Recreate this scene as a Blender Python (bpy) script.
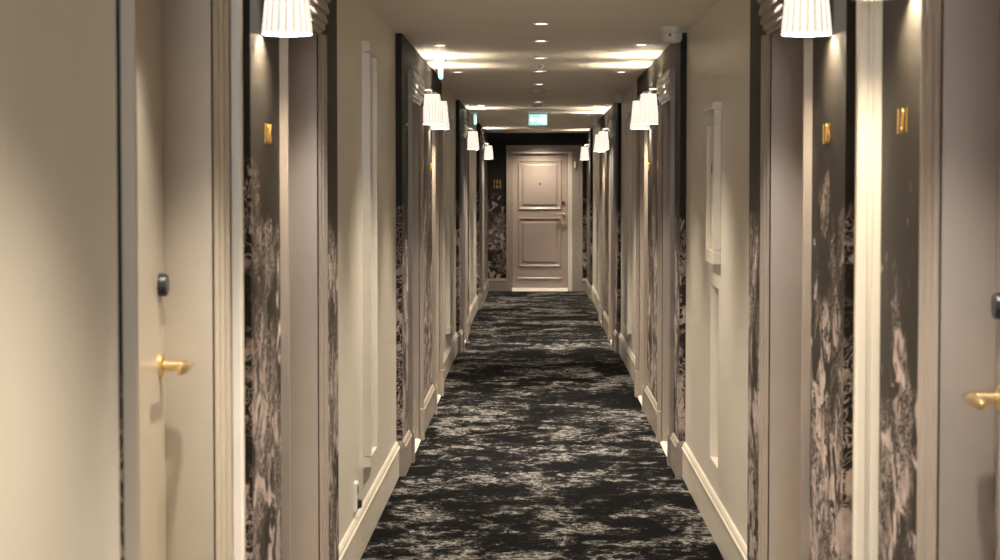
import bpy, bmesh, math, random
from mathutils import Vector, Matrix
random.seed(7)
for o in list(bpy.data.objects): bpy.data.objects.remove(o, do_unlink=True)
S = bpy.context.scene
COL = S.collection
PI = math.pi

# ------------------------------------------------------------------ camera
F = 2050.0                      # focal length in pixels of the 1000 x 560 frame
EYE = 1.54
cam = bpy.data.cameras.new('camera')
cam.sensor_width = 36.0
cam.lens = F / 1000.0 * 36.0
cam.clip_start = 0.05
cam.clip_end = 200
cam.dof.use_dof = True
cam.dof.focus_distance = 12.5
cam.dof.aperture_fstop = 8.0
co = bpy.data.objects.new('camera', cam)
COL.objects.link(co)
co.location = (0, 0, EYE)
pitch = math.atan(92.0 / F)
yaw = math.atan(35.2 / F * math.cos(pitch))
co.rotation_euler = (PI / 2 - pitch, 0, yaw)
S.camera = co

# ------------------------------------------------------------------ world, exposure
S.view_settings.view_transform = 'Standard'
S.view_settings.look = 'None'
S.view_settings.gamma = 1.0
S.view_settings.use_curve_mapping = False
S.view_settings.exposure = 0.2
w = bpy.data.worlds.new('world')
S.world = w
w.use_nodes = True
w.node_tree.nodes['Background'].inputs[0].default_value = (0.55, 0.68, 0.9, 1)
w.node_tree.nodes['Background'].inputs[1].default_value = 0.6

WARM = (1.0, 0.87, 0.69)
WARM2 = (1.0, 0.83, 0.60)
NEUTRAL = (1.0, 0.92, 0.83)
COOL = (0.93, 0.96, 1.0)
P_DOWN, P_DOOR, P_SCONCE, P_WINDOW = 200.0, 80.0, 52.0, 130.0

XC = 0.03                       # middle of the corridor (camera stands a little left of it)
CEIL = 2.36
YB, YE = -5.0, 30.6             # back wall with the window, end wall
WP, WC = 0.738, 0.771           # half widths: wallpaper stretches, cream stretches
DOORW = 0.848                   # door leaf face

wl = bpy.data.lights.new('window_daylight', 'AREA')
wl.shape = 'RECTANGLE'; wl.size = 0.9; wl.size_y = 1.2
wl.energy = P_WINDOW; wl.color = COOL
wo = bpy.data.objects.new('window_daylight', wl); COL.objects.link(wo)
wo.location = (XC, YB + 0.12, 1.5); wo.rotation_euler = (PI / 2, 0, 0)

# ------------------------------------------------------------------ material helpers
MATS = {}
def nodes(name):
    m = bpy.data.materials.new(name); m.use_nodes = True
    nt = m.node_tree; b = nt.nodes['Principled BSDF']
    MATS[name] = m
    return m, nt, b
def N(nt, t, **kw):
    n = nt.nodes.new(t)
    for k, v in kw.items(): setattr(n, k, v)
    return n
def L(nt, a, b): nt.links.new(a, b)
def mth(nt, op, a, b=None, c=None, clamp=False):
    n = nt.nodes.new('ShaderNodeMath'); n.operation = op; n.use_clamp = clamp
    for i, v in enumerate((a, b, c)):
        if v is None: continue
        if isinstance(v, (int, float)): n.inputs[i].default_value = v
        else: nt.links.new(v, n.inputs[i])
    return n.outputs[0]
def noise(nt, vec, scale, detail=4, rough=0.55, dist=0.0):
    n = nt.nodes.new('ShaderNodeTexNoise')
    n.inputs['Scale'].default_value = scale; n.inputs['Detail'].default_value = detail
    n.inputs['Roughness'].default_value = rough; n.inputs['Distortion'].default_value = dist
    if vec is not None: nt.links.new(vec, n.inputs['Vector'])
    return n.outputs['Fac']
def ramp(nt, fac, stops):
    n = nt.nodes.new('ShaderNodeValToRGB')
    e = n.color_ramp.elements
    while len(e) < len(stops): e.new(0.5)
    for i, (p, c) in enumerate(stops):
        e[i].position = p; e[i].color = (*c, 1) if len(c) == 3 else c
    nt.links.new(fac, n.inputs[0])
    return n.outputs[0]
def mixc(nt, fac, a, b):
    n = nt.nodes.new('ShaderNodeMix'); n.data_type = 'RGBA'
    if isinstance(fac, (int, float)): n.inputs[0].default_value = fac
    else: nt.links.new(fac, n.inputs[0])
    for sock, v in ((n.inputs[6], a), (n.inputs[7], b)):
        if isinstance(v, tuple): sock.default_value = (*v, 1)
        else: nt.links.new(v, sock)
    return n.outputs[2]
def paint(name, col, rough=0.4, var=0.06, bump=0.02, coat=0.0, scale=9):
    m, nt, b = nodes(name)
    g = N(nt, 'ShaderNodeNewGeometry')
    f = noise(nt, g.outputs['Position'], scale, 5, 0.6)
    c = ramp(nt, f, [(0.3, tuple(x * (1 - var) for x in col)), (0.7, tuple(min(1, x * (1 + var)) for x in col))])
    L(nt, c, b.inputs['Base Color'])
    b.inputs['Roughness'].default_value = rough
    b.inputs['Coat Weight'].default_value = coat
    bp = N(nt, 'ShaderNodeBump'); bp.inputs['Strength'].default_value = bump; bp.inputs['Distance'].default_value = 0.01
    L(nt, noise(nt, g.outputs['Position'], 60, 3), bp.inputs['Height'])
    L(nt, bp.outputs[0], b.inputs['Normal'])
    return m
def metal(name, col, rough=0.25):
    m, nt, b = nodes(name)
    g = N(nt, 'ShaderNodeNewGeometry')
    f = noise(nt, g.outputs['Position'], 90, 3)
    L(nt, ramp(nt, f, [(0.3, tuple(x * .92 for x in col)), (0.7, col)]), b.inputs['Base Color'])
    b.inputs['Metallic'].default_value = 1.0; b.inputs['Roughness'].default_value = rough
    return m
def plain(name, col, rough=0.5):
    return paint(name, col, rough, 0.03, 0.01)
def glow(name, col, strength, base=(0.8, 0.8, 0.8)):
    m, nt, b = nodes(name)
    g = N(nt, 'ShaderNodeNewGeometry')
    f = noise(nt, g.outputs['Position'], 40, 2)
    L(nt, ramp(nt, f, [(0.3, tuple(x * .96 for x in base)), (0.7, base)]), b.inputs['Base Color'])
    b.inputs['Roughness'].default_value = 0.6
    b.inputs['Emission Color'].default_value = (*col, 1); b.inputs['Emission Strength'].default_value = strength
    return m

paint('cream', (0.76, 0.71, 0.63), 0.30, 0.02, 0.06, scale=3)
paint('cream_trim', (0.76, 0.70, 0.61), 0.30, 0.03, 0.02)
paint('taupe', (0.34, 0.29, 0.25), 0.34, 0.03, 0.02)
paint('cream_door', (0.45, 0.39, 0.31), 0.34, 0.03, 0.02)
paint('door_paint', (0.42, 0.34, 0.30), 0.34, 0.03, 0.02)
paint('ceiling_paint', (0.80, 0.75, 0.68), 0.6, 0.03, 0.03, scale=2)
paint('sill_paint', (0.80, 0.74, 0.64), 0.35)
metal('brass', (0.93, 0.72, 0.38), 0.3)
metal('brass_number', (0.85, 0.50, 0.12), 0.32)
metal('chrome', (0.72, 0.72, 0.72), 0.2)
plain('black_plastic', (0.02, 0.02, 0.022), 0.35)
plain('white_plastic', (0.75, 0.74, 0.70), 0.35)
plain('grey_plastic', (0.60, 0.58, 0.54), 0.45)
plain('red_plastic', (0.55, 0.03, 0.02), 0.35)
plain('paper_label', (0.7, 0.68, 0.62), 0.6)
plain('dark_gap', (0.12, 0.115, 0.11), 0.6)
glow('lens_glow', (1.0, 0.88, 0.70), 9.0)
glow('bulb_glow', (1.0, 0.80, 0.52), 12.0)
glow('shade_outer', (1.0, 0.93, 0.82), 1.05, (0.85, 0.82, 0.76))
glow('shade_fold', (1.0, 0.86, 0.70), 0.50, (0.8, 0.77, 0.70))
glow('sign_green', (0.50, 1.0, 0.93), 0.7, (0.2, 0.6, 0.5))
glow('sign_white', (0.93, 1.0, 1.0), 1.5)
glow('red_glow', (1.0, 0.05, 0.02), 0.6, (0.5, 0.02, 0.02))

def wallpaper():
    m, nt, b = nodes('wallpaper')
    g = N(nt, 'ShaderNodeNewGeometry')
    sp = N(nt, 'ShaderNodeSeparateXYZ'); L(nt, g.outputs['Position'], sp.inputs[0])
    u = mth(nt, 'ADD', mth(nt, 'MULTIPLY', sp.outputs[0], 1.0), sp.outputs[1])
    cb = N(nt, 'ShaderNodeCombineXYZ'); L(nt, u, cb.inputs[0]); L(nt, sp.outputs[2], cb.inputs[2])
    # small differences between the two walls
    L(nt, mth(nt, 'MULTIPLY', mth(nt, 'SIGN', sp.outputs[0]), 3.1), cb.inputs[1])
    v = cb.outputs[0]
    z = sp.outputs[2]
    # outline of the tree tops
    top = mth(nt, 'ADD', mth(nt, 'MULTIPLY', noise(nt, v, 2.3, 5, 0.62), 2.0), 0.42)
    d = mth(nt, 'SUBTRACT', top, z)                               # positive inside
    body = mth(nt, 'MULTIPLY', d, 1.6, clamp=True)
    leaf = noise(nt, v, 7.5, 6, 0.66, 1.8)
    thr = mth(nt, 'SUBTRACT', 0.58, mth(nt, 'MULTIPLY', body, 0.11))
    fill = mth(nt, 'MULTIPLY', mth(nt, 'SUBTRACT', leaf, thr), 22.0, clamp=True)
    clump = mth(nt, 'MULTIPLY', mth(nt, 'SUBTRACT', noise(nt, v, 4.2, 4, 0.6, 0.6), 0.44), 14.0, clamp=True)
    fill = mth(nt, 'MULTIPLY', fill, clump)
    curl = noise(nt, v, 8.0, 2, 0.5, 3.0)
    ln = mth(nt, 'ABSOLUTE', mth(nt, 'SUBTRACT', mth(nt, 'FRACT', mth(nt, 'MULTIPLY', curl, 7.0)), 0.5))
    ln = mth(nt, 'MULTIPLY', mth(nt, 'SUBTRACT', ln, 0.30), 12.0, clamp=True)
    inside = mth(nt, 'MULTIPLY', d, 14.0, clamp=True)
    gate = mth(nt, 'MULTIPLY', mth(nt, 'SUBTRACT', noise(nt, v, 3.0, 3), 0.42), 9.0, clamp=True)
    ln = mth(nt, 'MULTIPLY', mth(nt, 'MULTIPLY', ln, inside), gate)
    mask = mth(nt, 'MAXIMUM', mth(nt, 'MULTIPLY', fill, inside), mth(nt, 'MULTIPLY', ln, 0.8))
    tone = ramp(nt, noise(nt, v, 14, 4, 0.7), [(0.3, (0.28, 0.22, 0.205)), (0.7, (0.62, 0.52, 0.49))])
    base = ramp(nt, noise(nt, v, 30, 3), [(0.3, (0.013, 0.011, 0.009)), (0.7, (0.018, 0.015, 0.012))])
    L(nt, mixc(nt, mask, base, tone), b.inputs['Base Color'])
    b.inputs['Roughness'].default_value = 0.55
    b.inputs['Specular IOR Level'].default_value = 0.25
    bp = N(nt, 'ShaderNodeBump'); bp.inputs['Strength'].default_value = 0.15; bp.inputs['Distance'].default_value = 0.002
    L(nt, noise(nt, v, 220, 2), bp.inputs['Height']); L(nt, bp.outputs[0], b.inputs['Normal'])
wallpaper()

def carpet():
    m, nt, b = nodes('carpet')
    g = N(nt, 'ShaderNodeNewGeometry')
    mp = N(nt, 'ShaderNodeMapping'); L(nt, g.outputs['Position'], mp.inputs[0])
    mp.inputs['Scale'].default_value = (1.0, 0.85, 1.0); mp.inputs['Location'].default_value = (3.3, 1.7, 0)
    v = mp.outputs[0]
    big = noise(nt, v, 1.7, 3, 0.55, 1.0)
    mid = noise(nt, v, 6.0, 5, 0.62, 1.6)
    fine = noise(nt, v, 30, 5, 0.8, 1.2)
    reg = mth(nt, 'ADD', mth(nt, 'MULTIPLY', big, 0.5), mth(nt, 'MULTIPLY', mid, 0.5))
    body = mth(nt, 'MULTIPLY', mth(nt, 'SUBTRACT', reg, 0.445), 8.0, clamp=True)
    lace = mth(nt, 'ADD', mth(nt, 'MULTIPLY', mth(nt, 'SUBTRACT', fine, 0.5), 7.5), mth(nt, 'SUBTRACT', mth(nt, 'MULTIPLY', body, 0.95), 0.36), clamp=True)
    lace = mth(nt, 'MULTIPLY', lace, mth(nt, 'MULTIPLY_ADD', body, 0.93, 0.07))
    cl = mth(nt, 'ABSOLUTE', mth(nt, 'SUBTRACT', mth(nt, 'FRACT', mth(nt, 'MULTIPLY', noise(nt, v, 9, 4, 0.6, 1.0), 11.0)), 0.5))
    cl = mth(nt, 'MULTIPLY', mth(nt, 'SUBTRACT', 0.22, cl), 6.0, clamp=True)
    lace = mth(nt, 'MULTIPLY', lace, mth(nt, 'MULTIPLY_ADD', cl, -0.55, 1.0))
    tone = ramp(nt, lace, [(0.0, (0.0035, 0.0035, 0.004)), (0.25, (0.024, 0.0235, 0.0235)), (1.0, (0.33, 0.318, 0.302))])
    L(nt, tone, b.inputs['Base Color'])
    b.inputs['Roughness'].default_value = 0.95
    b.inputs['Specular IOR Level'].default_value = 0.04
    bp = N(nt, 'ShaderNodeBump'); bp.inputs['Strength'].default_value = 0.5; bp.inputs['Distance'].default_value = 0.006
    L(nt, noise(nt, g.outputs['Position'], 170, 3, 0.7), bp.inputs['Height']); L(nt, bp.outputs[0], b.inputs['Normal'])
carpet()

def glass():
    m, nt, b = nodes('window_glass')
    b.inputs['Base Color'].default_value = (0.9, 0.95, 1, 1); b.inputs['Roughness'].default_value = 0.02
    b.inputs['Transmission Weight'].default_value = 1.0; b.inputs['IOR'].default_value = 1.45
glass()

# ------------------------------------------------------------------ mesh helpers
class MB:
    def __init__(s): s.v = []; s.f = []; s.mi = []
    def quad_hex(s, P, mi=0):
        n = len(s.v); s.v += [Vector(p) for p in P]
        for f in ((0, 1, 2, 3), (4, 5, 6, 7), (0, 1, 5, 4), (1, 2, 6, 5), (2, 3, 7, 6), (3, 0, 4, 7)):
            s.f.append(tuple(n + i for i in f)); s.mi.append(mi)
        return s
    def box(s, x0, x1, y0, y1, z0, z1, mi=0):
        return s.quad_hex([(x0, y0, z0), (x1, y0, z0), (x1, y1, z0), (x0, y1, z0), (x0, y0, z1), (x1, y0, z1), (x1, y1, z1), (x0, y1, z1)], mi)
    def loft(s, rings, closed=True, caps=True, mi=0):
        n0 = len(s.v); k = len(rings[0])
        for r in rings: s.v += [Vector(p) for p in r]
        for i in range(len(rings) - 1):
            for j in range(k if closed else k - 1):
                a = n0 + i * k + j; b = n0 + i * k + (j + 1) % k
                s.f.append((a, b, b + k, a + k)); s.mi.append(mi)
        if caps:
            s.f.append(tuple(n0 + j for j in range(k))); s.mi.append(mi)
            e = n0 + (len(rings) - 1) * k
            s.f.append(tuple(e + j for j in range(k))); s.mi.append(mi)
        return s
    def lathe(s, c, prof, seg=24, axis='z', caps=True, mi=0):
        rings = []
        for r, h in prof:
            ring = []
            for j in range(seg):
                a = 2 * PI * j / seg
                p = {'z': (r * math.cos(a), r * math.sin(a), h), 'x': (h, r * math.cos(a), r * math.sin(a)), 'y': (r * math.cos(a), h, r * math.sin(a))}[axis]
                ring.append((c[0] + p[0], c[1] + p[1], c[2] + p[2]))
            rings.append(ring)
        return s.loft(rings, True, caps, mi)
    def tube(s, pts, rad, seg=12, mi=0):
        pts = [Vector(p) for p in pts]; rings = []
        for i, p in enumerate(pts):
            t = (pts[min(i + 1, len(pts) - 1)] - pts[max(i - 1, 0)]).normalized()
            ref = Vector((0, 0, 1)) if abs(t.z) < 0.9 else Vector((1, 0, 0))
            a = t.cross(ref).normalized(); b = t.cross(a).normalized()
            r = rad[i] if isinstance(rad, (list, tuple)) else rad
            rings.append([p + a * r * math.cos(2 * PI * j / seg) + b * r * math.sin(2 * PI * j / seg) for j in range(seg)])
        return s.loft(rings, True, True, mi)
    def mapped(s, fn): s.v = [Vector(fn(*p)) for p in s.v]; return s
    def obj(s, name, mats, parent=None, smooth=False, bevel=0.0):
        mats = mats if isinstance(mats, (list, tuple)) else [mats]
        if parent is not None: base = parent_base(parent)
        else:
            xs = [p.x for p in s.v]; ys = [p.y for p in s.v]; zs = [p.z for p in s.v]
            base = Vector(((min(xs) + max(xs)) / 2, (min(ys) + max(ys)) / 2, min(zs)))
        me = bpy.data.meshes.new(name)
        me.from_pydata([p - base for p in s.v], [], s.f)
        for m in mats: me.materials.append(MATS[m])
        for p, i in zip(me.polygons, s.mi): p.material_index = i
        bm = bmesh.new(); bm.from_mesh(me)
        bmesh.ops.recalc_face_normals(bm, faces=bm.faces)
        if bevel > 0:
            bmesh.ops.remove_doubles(bm, verts=bm.verts, dist=1e-5)
            ed = [e for e in bm.edges if len(e.link_faces) == 2 and e.calc_face_angle(0) > 0.6]
            bmesh.ops.bevel(bm, geom=ed, offset=bevel, segments=2, affect='EDGES', profile=0.5)
        bm.to_mesh(me); bm.free()
        if smooth:
            for p in me.polygons: p.use_smooth = True
            try: me.set_sharp_from_angle(angle=math.radians(40))
            except Exception: pass
        o = bpy.data.objects.new(name, me); COL.objects.link(o)
        if parent is not None: o.parent = parent
        else: o.location = base
        return o
def parent_base(p):
    b = Vector(p.location)
    while p.parent is not None:
        p = p.parent; b = b + Vector(p.location)
    return b
def empty(name, loc):
    o = bpy.data.objects.new(name, None); COL.objects.link(o); o.location = loc; o.empty_display_size = 0.1
    return o
def tag(o, label=None, cat=None, group=None, kind=None):
    if label: o['label'] = label
    if cat: o['category'] = cat
    if group: o['group'] = group
    if kind: o['kind'] = kind
    return o

def side(s):      # (protrusion measured from the corridor middle, y, z) -> world
    return lambda w_, y, z: (XC + s * w_, y, z)
SN = {-1: 'left', 1: 'right'}

# ------------------------------------------------------------------ layout
# (y0, y1, half width, material, [(door y0, y1) outer edges of the casing], hole)
NICHE = (8.95, 9.36, 0.31, 1.10)
SECT = {
 -1: [(YB, 3.45, 0.735, 'cream', [], None), (3.45, 3.49, 0.775, 'dark_gap', [], None),
      (3.49, 4.66, WP, 'wallpaper', [(3.50, 4.58)], None), (4.66, 5.10, WC, 'cream', [], None),
      (5.10, 7.34, WP, 'wallpaper', [(5.68, 6.75)], None), (7.34, 10.90, WC, 'cream', [], None),
      (10.90, 15.55, WP, 'wallpaper', [(11.42, 12.56), (14.07, 15.22)], None), (15.55, 19.14, WC, 'cream', [], None),
      (19.14, 22.0, WP, 'wallpaper', [(19.6, 20.75)], None), (22.0, 25.9, WC, 'cream', [], None),
      (25.9, YE, WP, 'wallpaper', [(26.35, 27.5)], None)],
 1: [(YB, 2.6, WC, 'cream', [], None), (2.6, 4.64, 0.75, 'wallpaper', [(2.94, 4.05)], None),
     (4.64, 5.10, WC, 'cream', [], None),
     (5.10, 7.38, WP, 'wallpaper', [(5.71, 6.80)], None), (7.38, 10.90, WC, 'cream', [], NICHE),
     (10.90, 15.55, WP, 'wallpaper', [(11.32, 12.46), (14.02, 15.17)], None), (15.55, 19.14, WC, 'cream', [], None),
     (19.14, 24.3, WP, 'wallpaper', [(19.6, 20.75), (22.65, 23.8)], None), (24.3, 28.6, WC, 'cream', [], None),
     (28.6, YE, WP, 'wallpaper', [], None)],
}
OUT = 0.96            # outer half width of the wall build-up
CW = 0.10             # casing width
HEAD = 2.04           # clear door height

# ------------------------------------------------------------------ floor, ceiling, walls
f = MB().box(XC - OUT, XC + OUT, YB - .15, YE + .15, -0.10, 0.0).obj('floor', 'carpet')
tag(f, 'black and silver-grey patterned carpet running the length of the corridor', 'floor', kind='structure')
c = MB().box(XC - OUT, XC + OUT, YB - .15, YE + .15, CEIL, CEIL + 0.12).obj('ceiling', 'ceiling_paint')
tag(c, 'smooth pale beige ceiling with recessed downlights', 'ceiling', kind='structure')

BASE_PROF = [(0, 0), (.016, 0), (.016, .138), (.021, .141), (.021, .152), (.014, .158), (.014, .166), (.008, .176), (0, .18)]
BASE_PROF = [(p, z * 1.055) for p, z in BASE_PROF]
def prism_y(mb, s, w_, prof, y0, y1, mi=0):
    fn = side(s)
    rings = [[fn(w_ - p, y, z) for p, z in prof] for y in (y0, y1)]
    return mb.loft(rings, mi=mi)

for s in (-1, 1):
    fn = side(s)
    wall = tag(empty('wall_' + SN[s], (XC + s * 0.85, 12, 0)), 
               SN[s] + ' corridor wall of cream panels alternating with dark foliage wallpaper', 'wall', kind='structure')
    bb = tag(empty('baseboard_' + SN[s], (XC + s * 0.74, 12, 0)),
             'moulded skirting board along the foot of the %s wall' % SN[s], 'baseboard', kind='structure')
    secs = SECT[s]
    for i, (y0, y1, w_, mat, doors, hole) in enumerate(secs):
        mb = MB()
        def blk(a, b, z0, z1, wi=w_):
            mb.quad_hex([fn(*p) for p in ((wi, a, z0), (OUT, a, z0), (OUT, b, z0), (wi, b, z0), (wi, a, z1), (OUT, a, z1), (OUT, b, z1), (wi, b, z1))])
        y = y0
        for d0, d1 in doors:
            blk(y, d0 + CW - .02, 0, CEIL); blk(d0 + CW - .02, d1 - CW + .02, HEAD + .02, CEIL); y = d1 - CW + .02
        if hole:
            h0, h1, z0, z1 = hole
            blk(y, h0, 0, CEIL); blk(h0, h1, 0, z0); blk(h0, h1, z1, CEIL); blk(h0, h1, z0, z1, w_ + .085); y = h1
        blk(y, y1, 0, CEIL)
        mb.obj('cream_panel' if mat == 'cream' else ('shadow_gap' if mat == 'dark_gap' else 'wallpaper_panel'), mat, wall)
        # skirting
        if mat == 'dark_gap': continue
        bm_ = 'cream_trim' if mat == 'cream' else 'taupe'
        prev = secs[i - 1][2] if i else w_
        ya = y0
        if prev > w_ + 0.005 and i and not (doors and doors[0][0] - y0 < 0.05):       # return across the step
            prof = [(-(prev - w_), 0)] + BASE_PROF[1:-1] + [(0, .19), (-(prev - w_), .19)]
            b_ = MB(); prism_y(b_, s, w_, prof, y0 - .016, y0); b_.obj('skirting_return', bm_, bb)
        for d0, d1 in list(doors) + [(y1, None)]:
            if d0 - ya > 0.03:
                b_ = MB(); prism_y(b_, s, w_, BASE_PROF, ya, d0); b_.obj('skirting_board', bm_, bb)
            ya = d1

ew = tag(empty('wall_end', (XC, YE + .08, 0)), 'end wall of black wallpaper with pinkish-grey foliage around the far door', 'wall', kind='structure')
EX0, EX1 = -0.345, 0.555         # end door: outer edges measured on the wall
E_IN0, E_IN1 = -0.33, 0.55
DX0, DX1 = 0.07 - 0.412, 0.07 + 0.412
mb = MB()
mb.box(XC - OUT, DX0 - .02, YE, YE + .14, 0, CEIL); mb.box(DX1 + .085, XC + OUT, YE, YE + .14, 0, CEIL); mb.box(DX0 - .02, DX1 + .085, YE, YE + .14, 2.09, CEIL)
mb.obj('wallpaper_panel', 'wallpaper', ew)
MB().box(DX0 - .02, DX1 + .085, YE + .115, YE + .14, 0, 2.09).obj('light_block', 'dark_gap', ew)  # unseen board added to block light leaking round the end door
be = tag(empty('baseboard_end', (XC, YE - .02, 0)), 'taupe skirting board either side of the far end door', 'baseboard', kind='structure')
for a, b in ((XC - WP, DX0 - .085), (DX1 + .20, XC + WP)):
    rings = [[(x, YE - p, z) for p, z in BASE_PROF] for x in (a, b)]
    MB().loft(rings).obj('skirting_board', 'taupe', be)

# back wall with a window (behind the camera)
bw = MB()
bw.box(XC - OUT, XC - .55, YB - .15, YB, 0, CEIL); bw.box(XC + .55, XC + OUT, YB - .15, YB, 0, CEIL)
bw.box(XC - .55, XC + .55, YB - .15, YB, 0, .8); bw.box(XC - .55, XC + .55, YB - .15, YB, 2.2, CEIL)
tag(bw.obj('wall_back', 'cream'), 'cream wall with a window at the camera end of the corridor', 'wall', kind='structure')
wd = tag(empty('window_1', (XC, YB - .08, .8)), 'tall white-framed window at the camera end of the corridor', 'window', kind='structure')
fr = MB()
for x0, x1, z0, z1 in ((-.55, -.48, .8, 2.2), (.48, .55, .8, 2.2), (-.48, .48, .8, .87), (-.48, .48, 2.13, 2.2), (-.025, .025, .87, 2.13)):
    fr.box(XC + x0, XC + x1, YB - .11, YB - .05, z0, z1)
fr.obj('window_frame', 'white_plastic', wd)
for x0, x1 in ((-.48, -.025), (.025, .48)):
    MB().box(XC + x0, XC + x1, YB - .083, YB - .077, .87, 2.13).obj('pane', 'window_glass', wd)

# ------------------------------------------------------------------ doors
CASE_PROF = [(0, .000), (.0, .004), (.018, .005), (.024, .010), (.026, .010), (.048, .012), (.052, .018), (.060, .019), (.082, .019), (.088, .024), (.100, .024), (.100, 0)]
# (distance from the opening, protrusion)
HEAD_PROF = [(0, 0), (0, .006), (.014, .008), (.018, .018), (.034, .018), (.038, .026), (.044, .028), (.066, .021), (.070, .032), (.078, .033), (.104, .025), (.109, .036), (.118, .037), (.146, .030), (.152, .031), (.156, .031), (.156, 0)]

def door_leaf(parent, fn, width, height, hand, mat, detail=True, hz=1.143):
    """leaf built in (a across, d outward, z up); hand = +1 lever near a=+width/2"""
    W = width / 2
    leaf = MB().quad_hex([fn(*p) for p in ((-W, -.04, .006), (W, -.04, .006), (W, 0, .006), (-W, 0, .006), (-W, -.04, height), (W, -.04, height), (W, 0, height), (-W, 0, height))]).obj('door_leaf', mat, parent)
    if detail:
        pw = W - .085
        for z0, z1 in ((1.165, 1.91), (0.31, 1.05)):
            # moulded surround: frame with sloping ledges, then the raised field
            m = MB()
            outer = [(-pw, z0), (pw, z0), (pw, z1), (-pw, z1)]
            def rect(i): return [(-pw + i, z0 + i), (pw - i, z0 + i), (pw - i, z1 - i), (-pw + i, z1 - i)]
            rings = []
            for i, d in ((0, 0), (.004, .012), (.018, .014), (.034, .003), (.048, .002), (.050, 0)):
                rings.append([fn(a, d, z) for a, z in rect(i)])
            m.loft(rings, True, False)
            m.obj('panel_moulding', mat, leaf)
            m = MB(); rings = []
            for i, d in ((.066, -.001), (.070, .009), (.084, .013), (.0845, .013)):
                rings.append([fn(a, d, z) for a, z in rect(i)])
            m.loft(rings, True, True).obj('raised_panel', mat, leaf)
        m = MB(); rings = []
        for z, d in ((.125, 0), (.127, .013), (.142, .013), (.156, 0)):
            rings.append([fn(-pw, d, z), fn(pw, d, z), fn(pw, -.001, z), fn(-pw, -.001, z)])
        m.loft(rings).obj('rail_moulding', mat, leaf)
        a_ = 0.0
        m = MB(); m.lathe((0, 0, 0), [(.015, -.001), (.015, .018), (.010, .020)], 16, 'y'); m.mapped(lambda x, y, z: fn(x, y, z + 1.55)); m.obj('peephole', 'black_plastic', leaf, True)
    ha = hand * (W - .06)
    h = MB()
    h.lathe((0, 0, 0), [(.026, -.001), (.026, .006), (.022, .009), (.011, .010), (.011, .05)], 24, 'y')
    h.tube([(0, .045, 0), (0, .056, 0), (-hand * .012, .062, 0), (-hand * .04, .063, 0), (-hand * .115, .063, 0), (-hand * .125, .060, 0)], [.010, .010, .0105, .0105, .0105, .007], 14)
    h.mapped(lambda x, y, z: fn(ha + x, y, z + hz)).obj('lever_handle', 'brass', leaf, True)
    k = MB().lathe((0, 0, 0), [(.025, -.001), (.025, .014), (.022, .018), (.001, .0185)], 24, 'y')
    k.mapped(lambda x, y, z: fn(ha + x, y, z + hz + .175)).obj('lock_disc', 'black_plastic', leaf, True)
    return leaf

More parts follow.
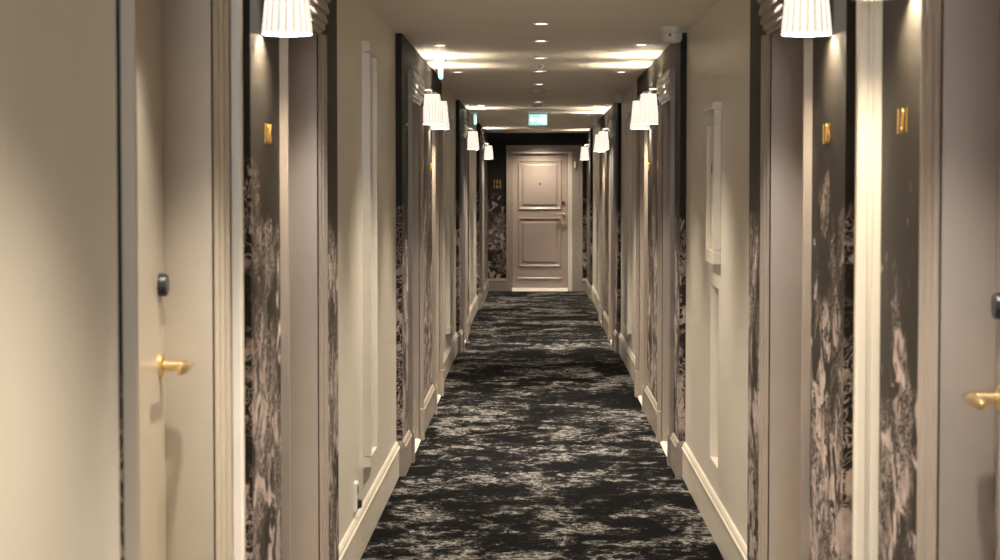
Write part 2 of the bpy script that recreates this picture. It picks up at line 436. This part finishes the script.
ORD = ['nearest', 'second', 'third', 'fourth', 'fifth', 'sixth', 'seventh', 'eighth']
DNUM = 0
DOOR_L = {-1: ['taupe door at far left with brass lever, its gap line visible, nearest on left wall',
               'taupe panelled door in moulded casing, second on left wall, beside the near left sconce',
               'doorway with stepped cornice on left wall just past the tall cream wall frame',
               'fourth doorway on left wall, beyond the paired left sconces',
               'fifth doorway on left wall, just before the far left sconce',
               'farthest doorway on left wall, close to the end door'],
          1: ['taupe door at right edge with bright brass lever and black lock disc',
              'taupe panelled door in moulded casing, second on right wall, beside the near right sconce',
              'doorway with stepped cornice on right wall just below the ceiling alarm sounder',
              'fourth doorway on right wall, beyond the paired right sconces',
              'fifth doorway on right wall, just before the far pair of sconces',
              'farthest doorway on right wall, beyond the far pair of right sconces']}
for s in (-1, 1):
    fn = side(s); idx = 0
    for (y0, y1, w_, mat, doors, hole) in SECT[s]:
        for d0, d1 in doors:
            DNUM += 1
            yc = (d0 + d1) / 2
            D = tag(empty('door_%d' % DNUM, (XC + s * .80, yc, 0)), DOOR_L[s][idx], 'door', kind='structure'); idx += 1
            i0, i1 = d0 + CW, d1 - CW
            PT = 'cream_door' if (s < 0 and idx == 1) else 'taupe'
            for base, sg in ((i0, -1), (i1, 1)):
                m = MB(); rings = []
                for z in (.19, HEAD):
                    rings.append([fn(w_ - p, base + sg * a, z) for a, p in CASE_PROF])
                m.loft(rings).obj('casing_leg', PT, D)
                m = MB(); a0, a1 = sorted((base, base + sg * CW))
                rings = []
                for z, e in ((0, .030), (.165, .030), (.178, .025), (.19, .024)):
                    rings.append([fn(w_ - e, a0, z), fn(w_ - e, a1, z), fn(w_, a1, z), fn(w_, a0, z)])
                m.loft(rings).obj('plinth_block', PT, D)
                # jamb lining
                j0, j1 = sorted((base, base + sg * .02))
                m = MB().quad_hex([fn(*p) for p in ((w_ - .004, j0, 0), (OUT, j0, 0), (OUT, j1, 0), (w_ - .004, j1, 0), (w_ - .004, j0, HEAD + .02), (OUT, j0, HEAD + .02), (OUT, j1, HEAD + .02), (w_ - .004, j1, HEAD + .02))])
                m.obj('jamb', PT, D)
            m = MB(); prism_y(m, s, w_, [(p, HEAD + z) for z, p in HEAD_PROF], d0, d1); m.obj('door_cornice', PT, D)
            m = MB().quad_hex([fn(*p) for p in ((w_ - .003, i0, HEAD), (OUT, i0, HEAD), (OUT, i1, HEAD), (w_ - .003, i1, HEAD), (w_ - .003, i0, HEAD + .02), (OUT, i0, HEAD + .02), (OUT, i1, HEAD + .02), (w_ - .003, i1, HEAD + .02))])
            m.obj('head_lining', PT, D)
            m = MB().quad_hex([fn(*p) for p in ((w_ - .012, i0, 0), (OUT, i0, 0), (OUT, i1, 0), (w_ - .012, i1, 0), (w_ - .002, i0, .012), (OUT, i0, .012), (OUT, i1, .012), (w_ - .002, i1, .012))])
            m.obj('threshold', 'sill_paint', D)
            lf = lambda a, d, z, s=s, yc=yc, w_=w_: (XC + s * (w_ + .105 - d), yc + a, z + .012)
            door_leaf(D, lf, i1 - i0 - .006, HEAD - .018, 1 if idx == 1 else -1, PT, False, 1.143 if s < 0 else 1.13)
            # unseen board added behind the leaf, keeps outside light from leaking in
            m = MB().quad_hex([fn(*p) for p in ((w_ + .155, i0, 0), (w_ + .175, i0, 0), (w_ + .175, i1, 0), (w_ + .155, i1, 0), (w_ + .155, i0, HEAD), (w_ + .175, i0, HEAD), (w_ + .175, i1, HEAD), (w_ + .155, i1, HEAD))])
            m.obj('light_block', 'dark_gap', D)

# the door that closes the corridor
DNUM += 1
D = tag(empty('door_%d' % DNUM, (0.07, YE, 0)), 'pinkish-taupe panelled door closing the far end of the corridor, with brass lever', 'door', kind='structure')
def leg(x, sg, wid):
    k = wid / CW
    rings = [[(x + sg * a * k, YE - p, z) for a, p in CASE_PROF] for z in (0, 2.075)]
    MB().loft(rings).obj('casing_leg', 'taupe', D)
OX0, OX1 = DX0 - .004, DX1 + .07
leg(OX0, -1, .085); leg(OX1, 1, .155)
rings = [[(x, YE - p, 2.075 + a) for a, p in CASE_PROF] for x in (OX0 - .085, OX1 + .155)]
MB().loft(rings).obj('casing_head', 'taupe', D)
MB().box(DX1 + .004, OX1, YE - .008, YE + .10, 0, 2.075).obj('jamb', 'cream_trim', D)
MB().box(OX0 - .014, OX0, YE - .004, YE + .10, 0, 2.075).obj('jamb', 'cream_trim', D)
MB().box(OX0, DX1 + .004, YE - .004, YE + .10, 2.055, 2.075).obj('head_lining', 'cream_trim', D)
MB().loft([[(x, YE - .10, 0), (x, YE - .10, .006), (x, YE - .025, .05), (x, YE + .10, .05), (x, YE + .10, 0)] for x in (OX0, DX1 + .004)]).obj('threshold', 'sill_paint', D)
MB().box(OX1 + .028, OX1 + .052, YE - .036, YE - .022, 1.84, 1.93).obj('latch_plate', 'brass', D)
door_leaf(D, lambda a, d, z: (0.07 + a, YE + .045 - d, z + .05), 2 * .410, 2.0, 1, 'door_paint', True, 1.095)

# ------------------------------------------------------------------ pilasters by the near doors
for n, s in ((1, -1), (2, 1)):
    fn = side(s); m = MB()
    prof = [(OUT - .2, 4.665), (.712, 4.665), (.708, 4.672), (.700, 4.676), (.694, 4.684), (.690, 4.690), (.690, 4.735), (.694, 4.741), (.708, 4.75), (.712, 4.76), (OUT - .2, 4.76)]
    # front face split by two shallow flutes
    front = [(OUT - .2, 4.665), (.757, 4.665), (.752, 4.655), (.735, 4.655), (.731, 4.663), (.724, 4.663), (.720, 4.652), (.702, 4.652), (.697, 4.656), (.697, 4.680), (.702, 4.686), (OUT - .2, 4.686)]
    m.loft([[fn(a, y, z) for a, y in front] for z in (0, CEIL)])
    o = m.obj('trim_%d' % n, 'cream_trim')
    tag(o, 'full-height cream fluted pilaster on the %s wall beside the near wallpaper strip' % SN[s], 'pilaster', kind='structure')

# ------------------------------------------------------------------ wall frames, cabinet, sockets
def wall_frame(s, y0, y1, z0, z1, label):
    fn = side(s)
    r = tag(empty('wall_panel_frame', fn(WC, (y0 + y1) / 2, z0)), label, 'panel frame', 'tall moulded frames on the cream walls')
    bars = ((y0, y0 + .05, z0 + .05, z1 - .05), (y1 - .05, y1, z0 + .05, z1 - .05), (y0, y1, z0, z0 + .05), (y0, y1, z1 - .05, z1))
    for i, (a, b, c_, d) in enumerate(bars):
        m = MB(); e = .004
        m.quad_hex([fn(*p) for p in ((WC, a, c_), (WC, b, c_), (WC, b, d), (WC, a, d), (WC - .034, a + e, c_ + e), (WC - .034, b - e, c_ + e), (WC - .034, b - e, d - e), (WC - .034, a + e, d - e))])
        m.obj('frame_stile' if i < 2 else 'frame_rail', 'cream_trim', r)
    m = MB(); a, b, c_, d = y0 + .05, y1 - .05, z0 + .05, z1 - .05
    rg = []
    for i, p in ((0, .016), (.02, .004), (.04, .004), (.0405, .004)):
        rg.append([fn(WC - p, y, z) for y, z in ((a + i, c_ + i), (b - i, c_ + i), (b - i, d - i), (a + i, d - i))])
    m.loft(rg, True, True).obj('inner_panel', 'cream', r)
wall_frame(-1, 8.78, 9.20, .335, 2.17, 'tall narrow cream moulded frame on left wall above the near socket')
wall_frame(-1, 17.02, 17.64, .325, 2.17, 'small-looking far cream moulded frame on left wall past the second pair of doors')
wall_frame(1, 17.02, 17.64, .325, 2.17, 'far cream moulded frame on right wall past the second pair of doors')

fn = side(1)
r = tag(empty('wall_cabinet', fn(WC, 9.11, 1.21)), 'narrow cream wall cabinet with framed door above the niche on the right wall', 'cabinet')
y0, y1, z0, z1 = 8.85, 9.26, 1.21, 1.88
for a, b, c_, d, nm in ((y0, y0 + .06, z0 + .06, z1 - .06, 'frame_stile'), (y1 - .06, y1, z0 + .06, z1 - .06, 'frame_stile'), (y0, y1, z0, z0 + .06, 'frame_rail'), (y0, y1, z1 - .06, z1, 'frame_rail')):
    MB().quad_hex([fn(*p) for p in ((WC, a, c_), (WC, b, c_), (WC, b, d), (WC, a, d), (WC - .034, a, c_), (WC - .034, b, c_), (WC - .034, b, d), (WC - .034, a, d))]).obj(nm, 'cream_trim', r, bevel=.003)
MB().quad_hex([fn(*p) for p in ((WC, y0 - .01, z1), (WC, y1 + .01, z1), (WC, y1 + .01, z1 + .03), (WC, y0 - .01, z1 + .03), (WC - .044, y0 - .01, z1), (WC - .044, y1 + .01, z1), (WC - .038, y1 + .01, z1 + .03), (WC - .038, y0 - .01, z1 + .03))]).obj('top_cap', 'cream_trim', r)
dr = MB().quad_hex([fn(*p) for p in ((WC, y0 + .06, z0 + .06), (WC, y1 - .06, z0 + .06), (WC, y1 - .06, z1 - .06), (WC, y0 + .06, z1 - .06), (WC - .014, y0 + .06, z0 + .06), (WC - .014, y1 - .06, z0 + .06), (WC - .014, y1 - .06, z1 - .06), (WC - .014, y0 + .06, z1 - .06))]).obj('cabinet_door', 'cream', r)
for a, b, c_, d, mm, nm in ((9.10, 9.18, 1.56, 1.68, 'paper_label', 'notice'), (9.12, 9.16, 1.60, 1.645, 'red_plastic', 'red_mark'), (8.95, 8.965, 1.38, 1.42, 'chrome', 'latch')):
    e = .016 if nm != 'red_mark' else .018
    MB().quad_hex([fn(*p) for p in ((WC - .013, a, c_), (WC - .013, b, c_), (WC - .013, b, d), (WC - .013, a, d), (WC - e, a, c_), (WC - e, b, c_), (WC - e, b, d), (WC - e, a, d))]).obj(nm, mm, dr)

def outlet(s, y, z, label):
    fn = side(s)
    r = tag(empty('wall_socket', fn(WC, y, z - .055)), label, 'socket', 'double sockets low on the cream walls')
    MB().quad_hex([fn(*p) for p in ((WC, y - .045, z - .06), (WC, y + .045, z - .06), (WC, y + .045, z + .06), (WC, y - .045, z + .06), (WC - .014, y - .041, z - .056), (WC - .014, y + .041, z - .056), (WC - .014, y + .041, z + .056), (WC - .014, y - .041, z + .056))]).obj('cover_plate', 'white_plastic', r, bevel=.002)
    for dz in (-.028, .028):
        m = MB().lathe((0, 0, 0), [(.020, .013), (.020, .0155), (.017, .0155), (.016, .0145), (.001, .0145)], 20, 'x')
        o = m.mapped(lambda a, b, c_: fn(WC - a, y + b, z + dz + c_)).obj('socket_well', 'black_plastic', r, True)
    if y < 10: MB().quad_hex([fn(*p) for p in ((WC - .014, y - .02, z - .05), (WC - .014, y + .02, z - .05), (WC - .014, y + .02, z - .012), (WC - .014, y - .02, z - .012), (WC - .030, y - .015, z - .045), (WC - .030, y + .015, z - .045), (WC - .030, y + .015, z - .016), (WC - .030, y - .015, z - .016))]).obj('plug', 'black_plastic', r, bevel=.002)
outlet(-1, 8.36, .275, 'white double socket low on left wall near the tall frame')
outlet(-1, 17.72, .32, 'far white socket low on left wall past the second pair of doors')
outlet(1, 17.72, .32, 'far white socket low on right wall past the second pair of doors')

# ------------------------------------------------------------------ wall sconces
def sconce(s, y, w_, label):
    fn = side(s)
    zb, h = 1.935, .185
    ax = w_ - .068
    r = tag(empty('wall_sconce', fn(w_, y, zb)), label, 'wall lamp', 'pleated white wall sconces')
    m = MB().lathe((0, 0, 0), [(.030, 0), (.030, .010), (.024, .014), (.001, .014)], 24, 'x')
    m.mapped(lambda a, b, c_: fn(w_ - a, y + b, zb + .215 + c_)).obj('backplate', 'chrome', r, True)
    m = MB().tube([fn(w_ - .012, y, zb + .215), fn(ax + .02, y, zb + .218), fn(ax + .004, y, zb + .214), fn(ax, y, zb + .20), fn(ax, y, zb + .145)], .006, 10)
    m.obj('arm', 'chrome', r, True)
    NP = 20; m = MB()
    rb, rt = .064, .047
    prof = [(0.0, rb + .001), (.004, rb + .001), (.006, rb), (h * .5, (rb + rt) / 2), (h - .005, rt), (h, rt + .001)]
    seg = NP * 4
    for i, (z, rr) in enumerate(prof):
        for j in range(seg):
            k = j % 4
            amp = (0.0, .0012, .0012, -.0018)[k] if 1 < i < 5 else 0.0
            a = 2 * PI * j / seg
            m.v.append(Vector((rr + amp, a, z)))
    for i in range(len(prof) - 1):
        for j in range(seg):
            a = i * seg + j; b = i * seg + (j + 1) % seg
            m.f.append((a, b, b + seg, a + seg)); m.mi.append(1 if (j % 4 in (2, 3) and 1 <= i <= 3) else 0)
    m.v = [Vector(fn(ax + p.x * math.cos(p.y), y + p.x * math.sin(p.y), zb + p.z)) for p in m.v]
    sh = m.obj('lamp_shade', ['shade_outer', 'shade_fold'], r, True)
    sol = sh.modifiers.new('thickness', 'SOLIDIFY'); sol.thickness = .0016; sol.offset = -1
    m = MB().lathe(fn(ax, y, 0), [(.012, zb + .15), (.013, zb + .125), (.024, zb + .10), (.027, zb + .085), (.022, zb + .066), (.010, zb + .058), (.001, zb + .057)], 20, 'z')
    m.obj('bulb', 'bulb_glow', r, True)
    m = MB()
    for a in (0, 2 * PI / 3, 4 * PI / 3):
        m.tube([fn(ax, y, zb + .152), fn(ax + math.cos(a) * .050, y + math.sin(a) * .050, zb + .152)], .0018, 6)
    m.obj('shade_carrier', 'chrome', r)
    for zz, down in ((zb + .160, 0), (zb + .045, 1)):
        l = bpy.data.lights.new('sconce_light', 'POINT'); l.energy = P_SCONCE * (.46 if not down else .5); l.color = WARM2; l.shadow_soft_size = .02
        o = bpy.data.objects.new('sconce_light', l); COL.objects.link(o); o.location = Vector(fn(ax, y, zz)) - Vector(r.location); o.parent = r
sconce(-1, 5.30, WP, 'large blurred pleated white sconce at upper left above number on dark wallpaper')
sconce(1, 5.33, WP, 'large blurred pleated white sconce at upper right above number on dark wallpaper')
sconce(1, 4.27, .75, 'pleated white sconce just above the frame over the 101 number')
sconce(-1, 12.78, WP, 'nearer pleated sconce of the overlapping pair on left wall')
sconce(-1, 13.78, WP, 'farther pleated sconce of the overlapping pair on left wall')
sconce(1, 12.72, WP, 'nearer pleated sconce of the overlapping pair on right wall, middle distance')
sconce(1, 13.76, WP, 'farther pleated sconce of the overlapping pair on right wall, middle distance')
sconce(-1, 21.1, WP, 'single small pleated sconce on left wall below the farther side exit sign')
sconce(1, 21.2, WP, 'nearer sconce of the small far pair on right wall')
sconce(1, 22.35, WP, 'farther sconce of the small far pair on right wall')
sconce(-1, 28.2, WP, 'tiny farthest sconce on left beside the end door')
sconce(1, 29.1, WP, 'tiny farthest sconce on right beside the end door')

# ------------------------------------------------------------------ door numbers
def glyph(ch, size):
    cu = bpy.data.curves.new('glyph', 'FONT'); cu.body = ch; cu.size = size; cu.extrude = .0008; cu.bevel_depth = .0003; cu.resolution_u = 4
    cu.align_x = 'CENTER'
    o = bpy.data.objects.new('glyph', cu); COL.objects.link(o)
    bpy.context.view_layer.update()
    me = o.evaluated_get(bpy.context.evaluated_depsgraph_get()).to_mesh()
    V = [tuple(v.co) for v in me.vertices]; Fc = [tuple(p.vertices) for p in me.polygons]
    o.to_mesh_clear(); bpy.data.objects.remove(o, do_unlink=True); bpy.data.curves.remove(cu)
    return V, Fc
GL = {}
def number(rows, fn, label, size=.075, pitch=.050):
    """fn maps (across to the reader's right, outward, up) to world"""
    r = tag(empty('door_number', fn(0, 0, -.03 * len(rows))), label, 'door number', 'brass room numbers')
    for k, txt in enumerate(rows):
        for i, ch in enumerate(txt):
            if ch not in GL: GL[ch] = glyph(ch, size)
            V, Fc = GL[ch]
            m = MB(); zo = (len(rows) - 1) * .035 - k * .07 - size * .36
            m.v = [Vector(fn(x * .78 + (i - 1) * pitch, z_ + .004, y + zo)) for x, y, z_ in V]; m.f = list(Fc); m.mi = [0] * len(Fc)
            m.obj('digit', 'brass_number', r)
def num_side(s, y, w_, txt, label):
    number([txt], lambda a, d, z: (XC + s * (w_ - d), y - s * a, 1.684 + z), label)
num_side(1, 4.36, .75, '101', 'brass room number 101 on dark wallpaper at far right')
num_side(1, 5.41, WP, '105', 'brass room number below the near right sconce')
num_side(-1, 5.40, WP, '106', 'brass room number below the near left sconce')
num_side(1, 12.80, WP, '107', 'brass room number tucked behind the third right door casing')
num_side(1, 13.84, WP, '109', 'brass room number below the right sconce pair, before the fourth right doorway')
num_side(-1, 12.86, WP, '108', 'brass room number tucked behind the third left door casing')
num_side(-1, 13.84, WP, '110', 'brass room number below the left sconce pair, before the fourth left doorway')
num_side(-1, 21.1, WP, '112', 'tiny brass room number below the single far left sconce')
num_side(1, 21.2, WP, '111', 'tiny brass room number below the nearer far right sconce')
num_side(1, 22.35, WP, '113', 'tiny brass room number below the farther far right sconce')
number(['102', '103'], lambda a, d, z: (-0.566 + a, YE - d, 1.60 + z), 'two-row brass room number on black wallpaper left of the end door', pitch=.044)

# ------------------------------------------------------------------ ceiling downlights
def downlight(x, y, label, group, power, angle, blend=.6, col=WARM):
    r = tag(empty('ceiling_downlight', (x, y, CEIL)), label, 'downlight', group)
    m = MB().lathe((x, y, CEIL), [(.030, 0), (.047, 0), (.047, -.003), (.043, -.006), (.034, -.006), (.030, -.001)], 28, 'z', caps=False)
    m.obj('trim_ring', 'white_plastic', r, True)
    MB().lathe((x, y, CEIL), [(.033, -.0005), (.033, -.003), (.020, -.0045), (.001, -.005)], 24, 'z').obj('lens', 'lens_glow', r, True)
    l = bpy.data.lights.new('downlight_beam', 'SPOT'); l.energy = power; l.color = col; l.spot_size = math.radians(angle); l.spot_blend = blend; l.shadow_soft_size = .03
    o = bpy.data.objects.new('downlight_beam', l); COL.objects.link(o); o.parent = r; o.location = (0, 0, -.02)
centre = [10.25, 11.45, 12.95, 14.4, 16.2, 19.5, 20.75, 22.9, 27.6]
words = ['nearest one in view', 'second from the camera', 'third from the camera', 'fourth from the camera', 'fifth from the camera', 'sixth from the camera', 'just before the exit sign', 'just beyond the exit sign', 'second last before the end door']
for y, wd_ in zip(centre, words):
    downlight(XC + (.0 if y < 27 else .03), y, 'round downlight in the middle row of the ceiling, ' + wd_, 'middle row of ceiling downlights', P_DOWN * (.8 if y < 11 else 1.0), 84, .85)
downlight(.07, 30.2, 'last small downlight, washing the wall above the end door', 'middle row of ceiling downlights', P_DOWN * .42, 130, 1.0)
downlight(XC, 25.2, 'round downlight in the middle row of the ceiling, third last before the end door', 'middle row of ceiling downlights', P_DOWN * (.8 if y < 11 else 1.0), 84, .85)
for y in (8.75, 7.2, 5.7, 4.2, 2.6, .8, -1.2, -3.2):
    downlight(XC, y, 'round downlight in the ceiling overhead, above the top of the picture', 'ceiling downlights above the frame', P_DOWN * .85, 96, .9)
SD = {-1: [(4.0, None), (6.3, None), (11.78, 'near the left wall, nearest in view'), (14.5, 'near the left wall, second in view'), (20.25, 'near the left wall, third in view'), (27.2, 'near the left wall, farthest, by the end door')],
      1: [(3.5, None), (6.3, None), (11.75, 'near the right wall, beside the alarm sounder'), (14.5, 'near the right wall, second in view'), (20.45, 'near the right wall, third in view'), (23.2, 'near the right wall, fourth in view'), (29.7, 'near the right wall, farthest, by the end door')]}
for s in (-1, 1):
    for y, t in SD[s]:
        downlight(XC + s * .575, y, ('small doorway downlight ' + t) if t else 'small doorway downlight overhead on the %s, above the top of the picture' % SN[s], 'doorway downlights' if t else 'ceiling downlights above the frame', P_DOOR, 70, .6, NEUTRAL)

# ------------------------------------------------------------------ exit signs
def exit_sign(fn, W, H, label, base, mount_w):
    """fn maps (across, outward, z from the ceiling) to world"""
    r = tag(empty('exit_sign', base), label, 'exit sign', 'illuminated exit signs')
    def slab(a0, a1, d0, d1, z0, z1, nm, mat, par=r):
        return MB().quad_hex([fn(*p) for p in ((a0, d0, z0), (a1, d0, z0), (a1, d1, z0), (a0, d1, z0), (a0, d0, z1), (a1, d0, z1), (a1, d1, z1), (a0, d1, z1))]).obj(nm, mat, par)
    slab(-mount_w / 2, mount_w / 2, -.028, .028, -.018, 0, 'ceiling_mount', 'white_plastic')
    zt = -.018
    for sd in (1, -1):
        p = slab(-W / 2, W / 2, 0 if sd > 0 else -.010, .010 if sd > 0 else 0, zt - H, zt, 'sign_panel', 'sign_green')
        # arrow to the reader's left and the running figure beside a doorway
        e0, e1 = (.0101, .0125) if sd > 0 else (-.0125, -.0101)
        def poly(pts, nm):
            m = MB(); k = W * sd
            m.loft([[fn(a * k, e, zt - H + z * H) for a, z in pts] for e in (e0, e1)]); m.obj(nm, 'sign_white', p)
        poly([(-.44, .5), (-.28, .85), (-.28, .62), (-.06, .62), (-.06, .38), (-.28, .38), (-.28, .15)], 'arrow')
        poly([(.28, .08), (.44, .08), (.44, .92), (.28, .92)], 'doorway_pictogram')
        poly([(.14, .70), (.19, .70), (.22, .78), (.19, .88), (.14, .88), (.11, .78)], 'figure_head')
        poly([(.11, .66), (.21, .66), (.24, .50), (.19, .48), (.18, .40), (.26, .26), (.22, .10), (.17, .10), (.20, .25), (.12, .36), (.06, .18), (-.02, .20), (-.02, .28), (.03, .28), (.09, .46), (.03, .50), (.01, .44), (-.01, .48), (.02, .60)], 'running_figure')
    return r
exit_sign(lambda a, d, z: (.03 + a, 22.4 - d, CEIL + z), .20, .118, 'illuminated exit sign facing the camera, hanging mid-ceiling before the end door', (.03, 22.4, CEIL), .22)
exit_sign(lambda a, d, z: (-.605 + d, 13.15 + a, CEIL + z), .15, .105, 'nearer exit sign seen edge-on near left wall above the sconce pair', (-.605, 13.15, CEIL), .16)
exit_sign(lambda a, d, z: (-.655 + d, 22.4 + a, CEIL + z), .15, .115, 'farther exit sign seen edge-on near left wall above the single sconce', (-.655, 22.4, CEIL), .16)

# ------------------------------------------------------------------ detectors and alarms
def sounder(x, y, sc, label, red=True):
    r = tag(empty('alarm_sounder', (x, y, CEIL)), label, 'alarm', 'ceiling alarm units')
    c_ = (x, y, CEIL)
    MB().lathe(c_, [(.052 * sc, 0), (.052 * sc, -.026 * sc), (.050 * sc, -.028 * sc)], 32).obj('base', 'white_plastic', r, True)
    b = MB().lathe(c_, [(.047 * sc, -.028 * sc), (.053 * sc, -.032 * sc), (.053 * sc, -.060 * sc), (.045 * sc, -.076 * sc), (.025 * sc, -.084 * sc), (.001, -.085 * sc)], 32).obj('sounder_body', 'white_plastic', r, True)
    if red:
        MB().lathe((x - .012 * sc, y - .0515 * sc, CEIL - .044 * sc), [(.007 * sc, 0.002), (.007 * sc, -.003), (.001, -.005)], 16, 'y').obj('indicator', 'red_plastic', b, True)
sounder(.695, 10.5, 1.0, 'white ceiling alarm sounder with a red dot, high on the right')
sounder(.735, 18.0, .9, 'small grey ceiling alarm unit on the right in the middle distance', False)
sounder(.70, 23.9, .95, 'tiny ceiling alarm unit on the right near the end door', False)
def detector(x, y, rad, label):
    r = tag(empty('smoke_detector', (x, y, CEIL)), label, 'detector', 'smoke detectors')
    MB().lathe((x, y, CEIL), [(rad, 0), (rad, -.014), (rad * .96, -.018)], 28).obj('base', 'grey_plastic', r, True)
    MB().lathe((x, y, CEIL), [(rad * .72, -.016), (rad * .74, -.022), (rad * .6, -.030), (.001, -.032)], 28).obj('sensor_head', 'grey_plastic', r, True)
detector(.03, 17.2, .057, 'grey smoke detector in the middle of the ceiling between downlight groups')
detector(.03, 13.7, .026, 'very small dark ceiling sensor between middle downlights')
detector(.02, 20.1, .05, 'small grey detector just in front of the exit sign downlights')
